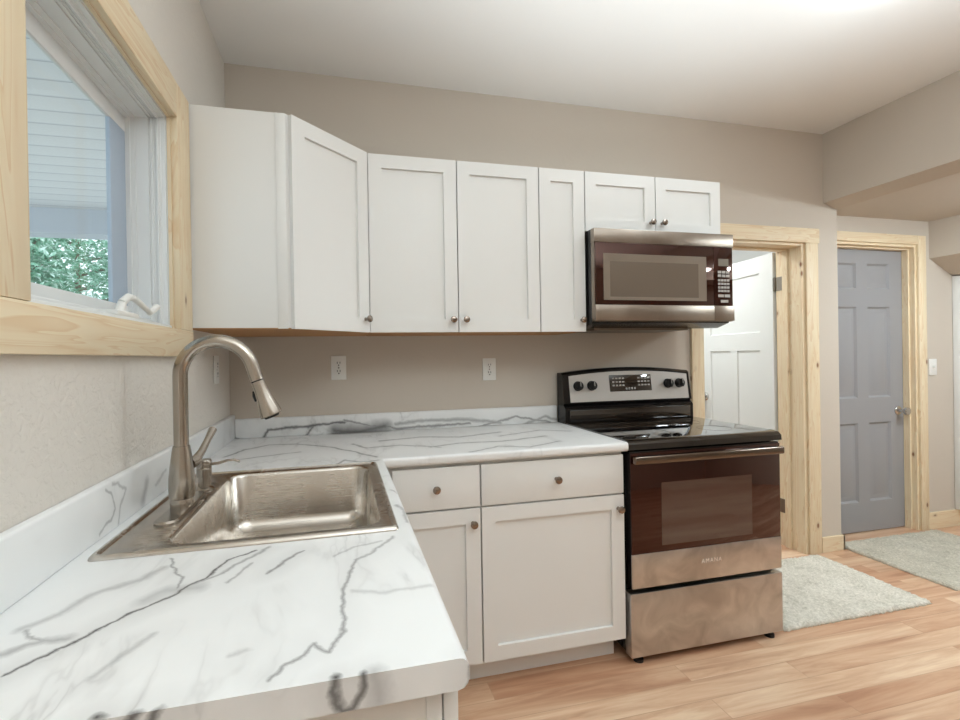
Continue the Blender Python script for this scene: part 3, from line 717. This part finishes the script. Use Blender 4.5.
E_ = [e for e in bm.edges if all(abs(v.co.x-CE) < 1e-4 and v.co.y < -CE+1e-4 and v.co.z < .88 for v in e.verts) or all(abs(v.co.y+CE) < 1e-4 and v.co.x > CE-1e-4 and v.co.z < .88 for v in e.verts)]
bmesh.ops.bevel(bm, geom=E_, offset=.014, segments=3, profile=.5, affect='EDGES')
b.build('slab', 'marble', t, ang=.9)
b = MB()
b.box(.001, .022, CN, -.001, CH-.001, 1.021, .006, seg=3)
b.build('upstand', 'marble', t)
MB().box(.022, RB-.004, -.021, -.001, CH-.001, 1.002, .006, seg=3).build('upstand', 'marble', t)

# ================================================================ SINK
t = thing('kitchen_sink', 'stainless steel drop in sink with one rectangular bowl', 'sink', (.33, -1.02, CH))
ox0, ox1, oy0, oy1 = .046, .615, -1.346, -.712
ix0, ix1, iy0, iy1 = .158, .583, -1.305, -.745
n = 8; z = CH
lp = [rrect(ox0, ox1, oy0, oy1, .014, z+.0005, n), rrect(ox0+.001, ox1-.001, oy0+.001, oy1-.001, .014, z+.004, n), rrect(ox0+.005, ox1-.005, oy0+.005, oy1-.005, .014, z+.008, n), rrect(ox0+.010, ox1-.010, oy0+.010, oy1-.010, .014, z+.0085, n),
      rrect(ox0+.014, ox1-.014, oy0+.014, oy1-.014, .014, z+.0035, n), rrect(ox0+.018, ox1-.018, oy0+.018, oy1-.018, .014, z+.003, n),
      rrect(ix0-.004, ix1+.004, iy0-.004, iy1+.004, .055, z+.003, n), rrect(ix0, ix1, iy0, iy1, .052, z+.001, n), rrect(ix0+.004, ix1-.004, iy0+.004, iy1-.004, .050, z-.006, n),
      rrect(ix0+.012, ix1-.012, iy0+.012, iy1-.012, .050, z-.135, n), rrect(ix0+.017, ix1-.017, iy0+.017, iy1-.017, .050, z-.152, n), rrect(ix0+.030, ix1-.030, iy0+.030, iy1-.030, .045, z-.168, n), rrect(ix0+.052, ix1-.052, iy0+.052, iy1-.052, .035, z-.174, n),
      rrect(.33, .41, -1.065, -.985, .0399, z-.178, n)]
MB().loops(lp, cap0=False).build('bowl', 'sinksteel', t, ang=.8)
db = MB(); db.lathe([(.001, 0), (.040, 0), (.044, .002), (.045, .004), (.039, .005), (.034, .001), (.030, -.001), (.001, -.001)], 28, Matrix.Translation((.37, -1.025, z-.1755)))
db.lathe([(.001, .002), (.008, .002), (.012, .006), (.010, .010), (.001, .011)], 16, Matrix.Translation((.37, -1.025, z-.1755)))
db.build('drain', 'chrome', t)

FX, FY, FZ = .1215, -1.066, CH+.003
t = thing('kitchen_faucet', 'brushed nickel pull down gooseneck faucet on the sink ledge', 'faucet', (FX, FY, FZ))
MB().loops([rrect(FX-.026, FX+.026, FY-.125, FY+.125, .025, FZ+.0005, 8), rrect(FX-.026, FX+.026, FY-.125, FY+.125, .025, FZ+.004, 8), rrect(FX-.022, FX+.022, FY-.121, FY+.121, .0215, FZ+.008, 8)]).build('deck_plate', 'nickel', t)
MB().lathe([(.001, .008), (.026, .008), (.0265, .020), (.0245, .026), (.0275, .028), (.0290, .045), (.0285, .075), (.0255, .105), (.0215, .135), (.0190, .150), (.0188, .152), (.001, .152)], 32, Matrix.Translation((FX, FY, FZ))).build('body', 'nickel', t)
cx, cz, R = FX+.083, 1.237, .083
path = [(FX, FY, FZ+.150), (FX, FY, FZ+.22), (FX, FY, cz-.03)]
for k in range(0, 19):
    a = PI-k*math.radians(163)/18; path.append((cx+R*math.cos(a), FY, cz+R*math.sin(a)))
ex, ez = path[-1][0], path[-1][2]; a = PI-math.radians(163); dx, dz = math.sin(a), -math.cos(a)
path.append((ex+dx*.042, FY, ez+dz*.042))
MB().tube(path, .0165, 24).build('gooseneck', 'nickel', t)
p0 = Vector((ex+dx*.043, FY, ez+dz*.043)); dr = Vector((dx+.06, 0, dz)).normalized()
hd = MB(); hd.tube([p0-dr*.001, p0+dr*.002], [.0150, .0150], 24); hd.build('collar', 'rubber', t)
hd = MB(); hd.tube([p0+dr*.002, p0+dr*.020, p0+dr*.050, p0+dr*.080, p0+dr*.092, p0+dr*.094], [.0165, .0172, .0205, .0262, .0275, .0255], 28)
hd = hd.build('spray_head', 'nickel', t)
sd = Vector((-dr.z, 0, dr.x)); q = p0+dr*.038-sd*(-.0185) if False else p0+dr*.036
side = Vector((dr.z, 0, -dr.x))
MB().tube([p0+dr*.022+side*.0168, p0+dr*.034+side*.0195, p0+dr*.048+side*.0205], [.004, .0055, .004], 10).build('button', 'rubber', hd)
MB().tube([p0+dr*.092, p0+dr*.099], [.021, .017], 20).build('aerator', 'rubber', hd)
lv = MB()
lv.tube([(FX+.016, FY+.012, FZ+.104), (FX+.022, FY+.028, FZ+.108), (FX+.024, FY+.034, FZ+.110)], [.0135, .014, .013], 18)
lv.tube([(FX+.022, FY+.028, FZ+.108), (FX+.029, FY+.055, FZ+.124), (FX+.035, FY+.090, FZ+.149), (FX+.040, FY+.122, FZ+.171), (FX+.041, FY+.127, FZ+.173)], [.0125, .0095, .0085, .0105, .006], 16)
lv.build('handle', 'nickel', t)

SXX, SYY = .128, -.905
t = thing('soap_dispenser', 'small brushed nickel soap pump beside the faucet', 'soap dispenser', (SXX, SYY, FZ))
MB().lathe([(.001, .0005), (.0215, .0005), (.0215, .004), (.018, .007), (.0125, .009), (.0120, .030), (.001, .030)], 24, Matrix.Translation((SXX, SYY, FZ)) @ Matrix.Scale(1.25, 4)).build('base', 'nickel', t)
MB().lathe([(.001, .030), (.0155, .030), (.0155, .047), (.0145, .048), (.0155, .050), (.0155, .064), (.0140, .067), (.001, .068)], 24, Matrix.Translation((SXX, SYY, FZ)) @ Matrix.Scale(1.25, 4)).build('pump_head', 'nickel', t)
MB().tube([(SXX+.010, SYY, FZ+.070), (SXX+.035, SYY+.001, FZ+.071), (SXX+.058, SYY+.002, FZ+.077), (SXX+.075, SYY+.003, FZ+.078), (SXX+.092, SYY+.004, FZ+.071)], [.0045, .004, .0035, .0033, .003], 10).build('spout', 'nickel', t)

# ================================================================ STOVE
RX0, RX1, RF = 1.637, 2.393, .628
t = thing('electric_stove', 'stainless and black freestanding electric stove with glass cooktop', 'stove', ((RX0+RX1)/2, -.33, 0))
MB().box(RX0, RX1, -.600, -.03, .035, .885, .003).build('body', 'black', t)
# rear edge first, rounded front lip
lipx0, lipx1 = RX0-.004, RX1+.006
MB().prism([(-.10, .886), (-.10, .918), (-.610, .918), (-.632, .914), (-.646, .902), (-.648, .880), (-.630, .876)], lipx0, lipx1, 'x').build('cooktop', 'cooktop', t)
for bx, by, br_ in ((1.83, -.25, .075), (2.20, -.25, .095), (1.83, -.48, .105), (2.20, -.48, .075)):
    MB().loops([[(bx+r*math.cos(2*PI*k/48), by+r*math.sin(2*PI*k/48), .9181+h) for k in range(48)] for r, h in ((br_-.0015, 0), (br_-.0015, .0004), (br_, .0004), (br_, 0))], closed=True).build('burner_ring', 'smoke', t)
# backguard: black housing with an arched top, sloping steel control fascia
bg_ = MB(); prof = []
arch = lambda x: 1.176+.024*(1-((x-(RX0+RX1)/2)/((RX1-RX0)/2))**2)
nx = 20; ls = []
for k in range(nx+1):
    x = RX0-.006+(RX1-RX0+.020)*k/nx; zt = arch(min(max(x, RX0), RX1))
    ls.append([(x, -.020, .890), (x, -.110, .890), (x, -.110, .990), (x, -.088, 1.010), (x, -.100, 1.016), (x, -.076, zt-.010), (x, -.064, zt), (x, -.020, zt)])
bg_.loops(ls); bg_.build('backguard', 'black', t, ang=.5)
ls = []; N_ = 20; PX0, PX1 = RX0+.028, RX1-.006
def face_y(z): return -.100-(.0015)+(z-1.016)/(1.19-1.016)*.024
for k in range(N_+1):
    x = PX0+(PX1-PX0)*k/N_; zt = arch(x)-.020
    ls.append([(x, face_y(1.022), 1.022), (x, face_y(1.022)-.003, 1.023), (x, face_y(zt)-.003, zt-.001), (x, face_y(zt), zt)])
MB().box(PX0-.014, PX1-.004, -.120, -.105, .922, .984, .005).build('riser_panel', 'cooktop', t)
fas = MB().loops(ls).build('control_fascia', 'fascia', t, ang=.5)
tilt = math.atan2(.024, .174)
def onface(x, z): return Matrix.Translation((x, face_y(z)-.003, z)) @ Matrix.Rotation(-tilt, 4, 'X')
for x in (RX0+.075, RX0+.155, RX1-.135, RX1-.063):
    kb = MB(); Tk = onface(x, 1.106)
    kb.lathe([(.001, 0), (.025, 0), (.026, .004), (.023, .008), (.0225, .024), (.020, .027), (.001, .027)], 28, Tk @ Matrix.Rotation(PI/2, 4, 'X'))
    kb.box(-.005, .005, -.036, -.024, -.022, .022, .002, Tk)
    k_ = kb.build('knob', 'rubber', t)
    MB().box(-.0018, .0018, -.0368, -.0355, -.004, .021, 0, Tk).build('pointer', 'print', k_)
dp = MB().box(-.128, .128, -.0025, .001, -.046, .042, .002, onface(2.028, 1.117)).build('display', 'cooktop', t)
pk = MB()
for cx_, nc in ((-.075, 4), (.080, 4)):
    for r_ in range(3):
        for c_ in range(nc): pk.box(cx_+(c_-1.5)*.020-.0065, cx_+(c_-1.5)*.020+.0065, -.0032, -.002, .024-r_*.019-.004, .024-r_*.019+.004, 0, onface(2.028, 1.117))
for c_ in range(4): pk.box(-.020+(c_-.5)*.017-.005, -.020+(c_-.5)*.017+.005, -.0032, -.002, -.037, -.026, 0, onface(2.028, 1.117))
pk.build('keypad', 'print', dp)
# oven door
DZ0, DZ1 = .312, .872
od = MB().box(RX0+.003, RX1-.003, -.640, -.601, DZ0, DZ1, .004).build('oven_door', 'black', t)
MB().box(RX0+.004, RX1-.004, -.646, -.639, .450, DZ1-.006, .002).build('door_glass', 'blackglass', od)
MB().box(1.782, 2.236, -.6468, -.6455, .478, .738).build('oven_window', 'smoke', od)
MB().box(RX0+.003, RX1-.003, -.648, -.639, DZ0, .452, .003).build('steel_band', 'steel', od)
hb = MB(); hz = .843
hb.box(RX0+.002, RX1-.014, -.682, -.658, hz-.018, hz+.015, .008, seg=3)
for x in (RX0+.035, RX1-.035): hb.box(x-.016, x+.016, -.662, -.645, hz-.012, hz+.010, .003)
hb.build('handle', 'darksteel', od)
fc = bpy.data.curves.new('badge', 'FONT'); fc.body = 'AMANA'; fc.size = .025; fc.extrude = .0006; fc.align_x = 'CENTER'; fc.space_character = 1.25; fc.materials.append(M['badge'])
ft = bpy.data.objects.new('badge_text', fc); COL.objects.link(ft); bpy.context.view_layer.update()
fm_ = bpy.data.meshes.new_from_object(ft.evaluated_get(bpy.context.evaluated_depsgraph_get())); bpy.data.objects.remove(ft)
fo = bpy.data.objects.new('badge', fm_); COL.objects.link(fo); fo.parent = od
fo.matrix_basis = W[t.name].inverted() @ Matrix.Translation((2.022, -.6482, .382)) @ Matrix.Rotation(PI/2, 4, 'X')
dw_ = MB().box(RX0-.004, RX1+.002, -.646, -.601, .030, .292, .004).build('storage_drawer', 'steel', t)
for x in (RX0+.045, RX1-.045):
    for y in (-.618, -.10): MB().lathe([(.001, .0), (.020, .0), (.020, .012), (.008, .014), (.007, .037), (.001, .037)], 16, Matrix.Translation((x, y, 0))).build('foot', 'rubber', t)

# ================================================================ MICROWAVE
MX0, MX1, MF = 1.640, 2.398, .400
t = thing('microwave_oven', 'stainless over the range microwave hung under the short cabinet', 'microwave', ((MX0+MX1)/2, -.2, 1.405))
MB().prism([(-.004, 1.412), (-.30, 1.398), (-.372, 1.420), (-.372, 1.853), (-.004, 1.853)], MX0, MX1, 'x').build('body', 'black', t)
MB().box(MX0-.003, MX1+.003, -.402, -.370, 1.789, 1.853, .002).build('top_trim', 'mwsteel', t)
MB().box(MX0-.001, MX1+.001, -.394, -.371, 1.425, 1.790).build('front_shell', 'mwsteel', t)
DVX = 2.286
dr_ = MB().box(MX0+.004, DVX-.001, -.400, -.392, 1.502, 1.788, .001).build('door', 'blackglass', t)
a, c, e, f = 1.683, 2.243, 1.522, 1.738
MB().loops([[(a, -.4003, e), (c, -.4003, e), (c, -.4003, f), (a, -.4003, f)], [(a+.001, -.4020, e+.001), (c-.001, -.4020, e+.001), (c-.001, -.4020, f-.001), (a+.001, -.4020, f-.001)], [(a+.034, -.4008, e+.016), (c-.046, -.4008, e+.016), (c-.046, -.4008, f-.036), (a+.034, -.4008, f-.036)]], cap0=False, cap1=False).build('window_frame', 'mwframe', dr_, smooth=False)
MB().box(a+.034, c-.046, -.4010, -.4002, e+.016, f-.036).build('window', 'mwwindow', dr_)
MB().box(MX0, DVX-.001, -.404, -.392, 1.428, 1.500, .002).build('handle_strip', 'mwsteel', dr_)
cp_ = MB().box(DVX+.001, MX1-.002, -.400, -.392, 1.502, 1.788, .001).build('control_panel', 'blackglass', t)
MB().box(DVX+.001, MX1+.004, -.404, -.392, 1.428, 1.500, .002).build('panel_strip', 'mwsteel', cp_)
MB().box(2.313, 2.372, -.4012, -.3998, 1.696, 1.732).build('display', 'display', cp_)
kp = MB()
for r_ in range(2):
    for c_ in range(3): kp.box(2.309+c_*.024, 2.329+c_*.024, -.4010, -.3998, 1.660-r_*.018, 1.673-r_*.018)
for r_ in range(4):
    for c_ in range(4): kp.box(2.310+c_*.0175, 2.324+c_*.0175, -.4010, -.3998, 1.621-r_*.0175, 1.632-r_*.0175)
for c_ in range(2): kp.box(2.310+c_*.037, 2.342+c_*.037, -.4010, -.3998, 1.543, 1.557)
kp.box(2.325, 2.368, -.4010, -.3998, 1.517, 1.530)
kp.build('keypad', 'print', cp_)
MB().box(MX0+.05, MX1-.18, -.30, -.05, 1.388, 1.402).build('grease_filter', 'hinge', t)

# ================================================================ OUTLETS, SWITCH
def outlet(label, loc, rz=0, group='outlets over the worktop'):
    t = thing('wall_outlet', label, 'outlet', loc, rz, group)
    T = W[t.name]
    pl = MB().box(-.036, .036, -.006, -.0003, -.058, .058, .003, T).build('cover_plate', 'white', t)
    for z in (.020, -.020):
        rc = MB().lathe([(.001, 0), (.0165, 0), (.0165, .002), (.0155, .0025), (.001, .0025)], 20, T @ Matrix.Translation((0, -.006, z)) @ Matrix.Rotation(PI/2, 4, 'X')).build('receptacle', 'white', t)
        s = MB()
        for x in (-.0065, .0065): s.box(x-.0014, x+.0014, -.0090, -.0083, z, z+.009, 0, T)
        s.box(-.003, .003, -.0090, -.0083, z-.010, z-.005, 0, T)
        s.build('slots', 'slot', rc)
    MB().lathe([(.001, 0), (.0035, 0), (.001, .001)], 10, T @ Matrix.Translation((0, -.006, 0)) @ Matrix.Rotation(PI/2, 4, 'X')).build('screw', 'hinge', t)
    return t
ol = outlet('white duplex outlet on the back wall under the corner cabinet, nearer the faucet', (.490, 0, 1.228))
copy_thing(ol, 'white duplex outlet on the back wall midway between faucet and stove', (1.255, 0, 1.204))
copy_thing(ol, 'white outlet plate on the window wall, seen edge-on behind the faucet', (0, -.243, 1.235), PI/2)
t = thing('light_switch', 'white toggle light switch beside the grey door', 'light switch', (4.582, GY, 1.143))
MB().box(4.546, 4.618, GY-.006, GY-.0003, 1.085, 1.201, .003).build('cover_plate', 'white', t)
MB().box(4.577, 4.587, GY-.020, GY-.005, 1.138, 1.156, .002).build('toggle', 'white', t)

# tall white panel at the end of the hall wall
t = thing('tall_white_cabinet', 'tall white shallow cabinet on the hall wall past the light switch', 'cabinet', (5.03, GY, .12))
MB().box(4.782, 5.28, GY-.050, GY-.002, .120, 1.790, .003).build('body', 'cab', t)
for z0, z1 in ((.124, .955), (.965, 1.786)): MB().box(4.784, 5.278, GY-.066, GY-.0505, z0, z1, .003).build('door', 'cab', t)

# ================================================================ RUGS
def rug(label, x0, x1, y0, y1, mat, seed):
    rnd = random.Random(seed); b = MB(); st = .009
    nx, ny = int((x1-x0)/st), int((y1-y0)/st); vs = []; fs = []
    for j in range(ny+1):
        for i in range(nx+1):
            ed = min(i, j, nx-i, ny-j)
            x = x0+(x1-x0)*i/nx; y = y0+(y1-y0)*j/ny
            z = .004 if ed == 0 else .012+rnd.random()*.007+.002*math.sin(x*37+y*11)
            if ed < 2: x += rnd.uniform(-.004, .004); y += rnd.uniform(-.004, .004)
            vs.append((x+rnd.uniform(-.003, .003), y+rnd.uniform(-.003, .003), z))
    for j in range(ny):
        for i in range(nx):
            a = j*(nx+1)+i; fs.append((a, a+1, a+nx+2, a+nx+1))
    b.add(vs, fs)
    rim = [i for i in range(nx+1)]+[j*(nx+1)+nx for j in range(1, ny+1)]+[ny*(nx+1)+i for i in range(nx-1, -1, -1)]+[j*(nx+1) for j in range(ny-1, 0, -1)]
    m = len(rim); lo = [(vs[i][0], vs[i][1], .0006) for i in rim]; up = [vs[i] for i in rim]
    b.loops([lo, up], cap0=True, cap1=False)
    return tag(b.build('shag_rug', mat, None, True, 3.2), label, 'rug', 'sage shag rugs by the doors')
rug('pale sage shag rug in front of the white door beside the stove', 2.440, 3.352, -.614, -.040, 'rugA', 1)
rug('sage shag rug in front of the grey door', 3.622, 4.52, -.556, .058, 'rugB', 2)

# ================================================================ CEILING LAMPS
def lamp(name, label, loc, prof, group=None, base=.16, mat='lamp'):
    t = thing(name, label, 'ceiling lamp', loc, 0, group)
    T = W[t.name]
    MB().lathe([(.001, 0), (base, 0), (base, -.018), (base-.01, -.022), (.001, -.022)], 40, T).build('base', 'white', t)
    MB().lathe(prof, 40, T).build('diffuser', mat, t)
    return t
dome = [(.150, -.0222), (.147, -.035), (.128, -.055), (.09, -.072), (.045, -.081), (.001, -.083)]
globe = [(.05, -.0222)]+[(.15*math.sin(q), -.19+.15*math.cos(q)) for q in [.34+k*(PI-.36)/14 for k in range(15)]]+[(.001, -.34)]
lamp('globe_lamp', 'white glass globe lamp on the ceiling between sink run and stove', (1.20, -2.30, CEIL), globe, 'globe lamps', .08, 'globe')
lp_ = lamp('ceiling_lamp', 'round flush ceiling lamp nearest the stove and the beam', (2.44, -1.13, CEIL), dome, 'flush ceiling lamps')
lp_ = lamp('ceiling_lamp', 'round flush lamp under the dropped hall ceiling, the one farther from the grey door', (4.15, -1.5, HC), dome, 'flush ceiling lamps', mat='halllamp')
copy_thing(lp_, 'added fill lamp under the dropped hall ceiling nearest the grey door', (4.15, -.85, HC))  # unseen second lamp, added to brighten the hall wall
lamp('ceiling_lamp', 'added fill lamp in the small room behind the white door', (2.75, 1.0, 2.5), dome, 'flush ceiling lamps', mat='roomfill')  # unseen lamp, added to light the open white door
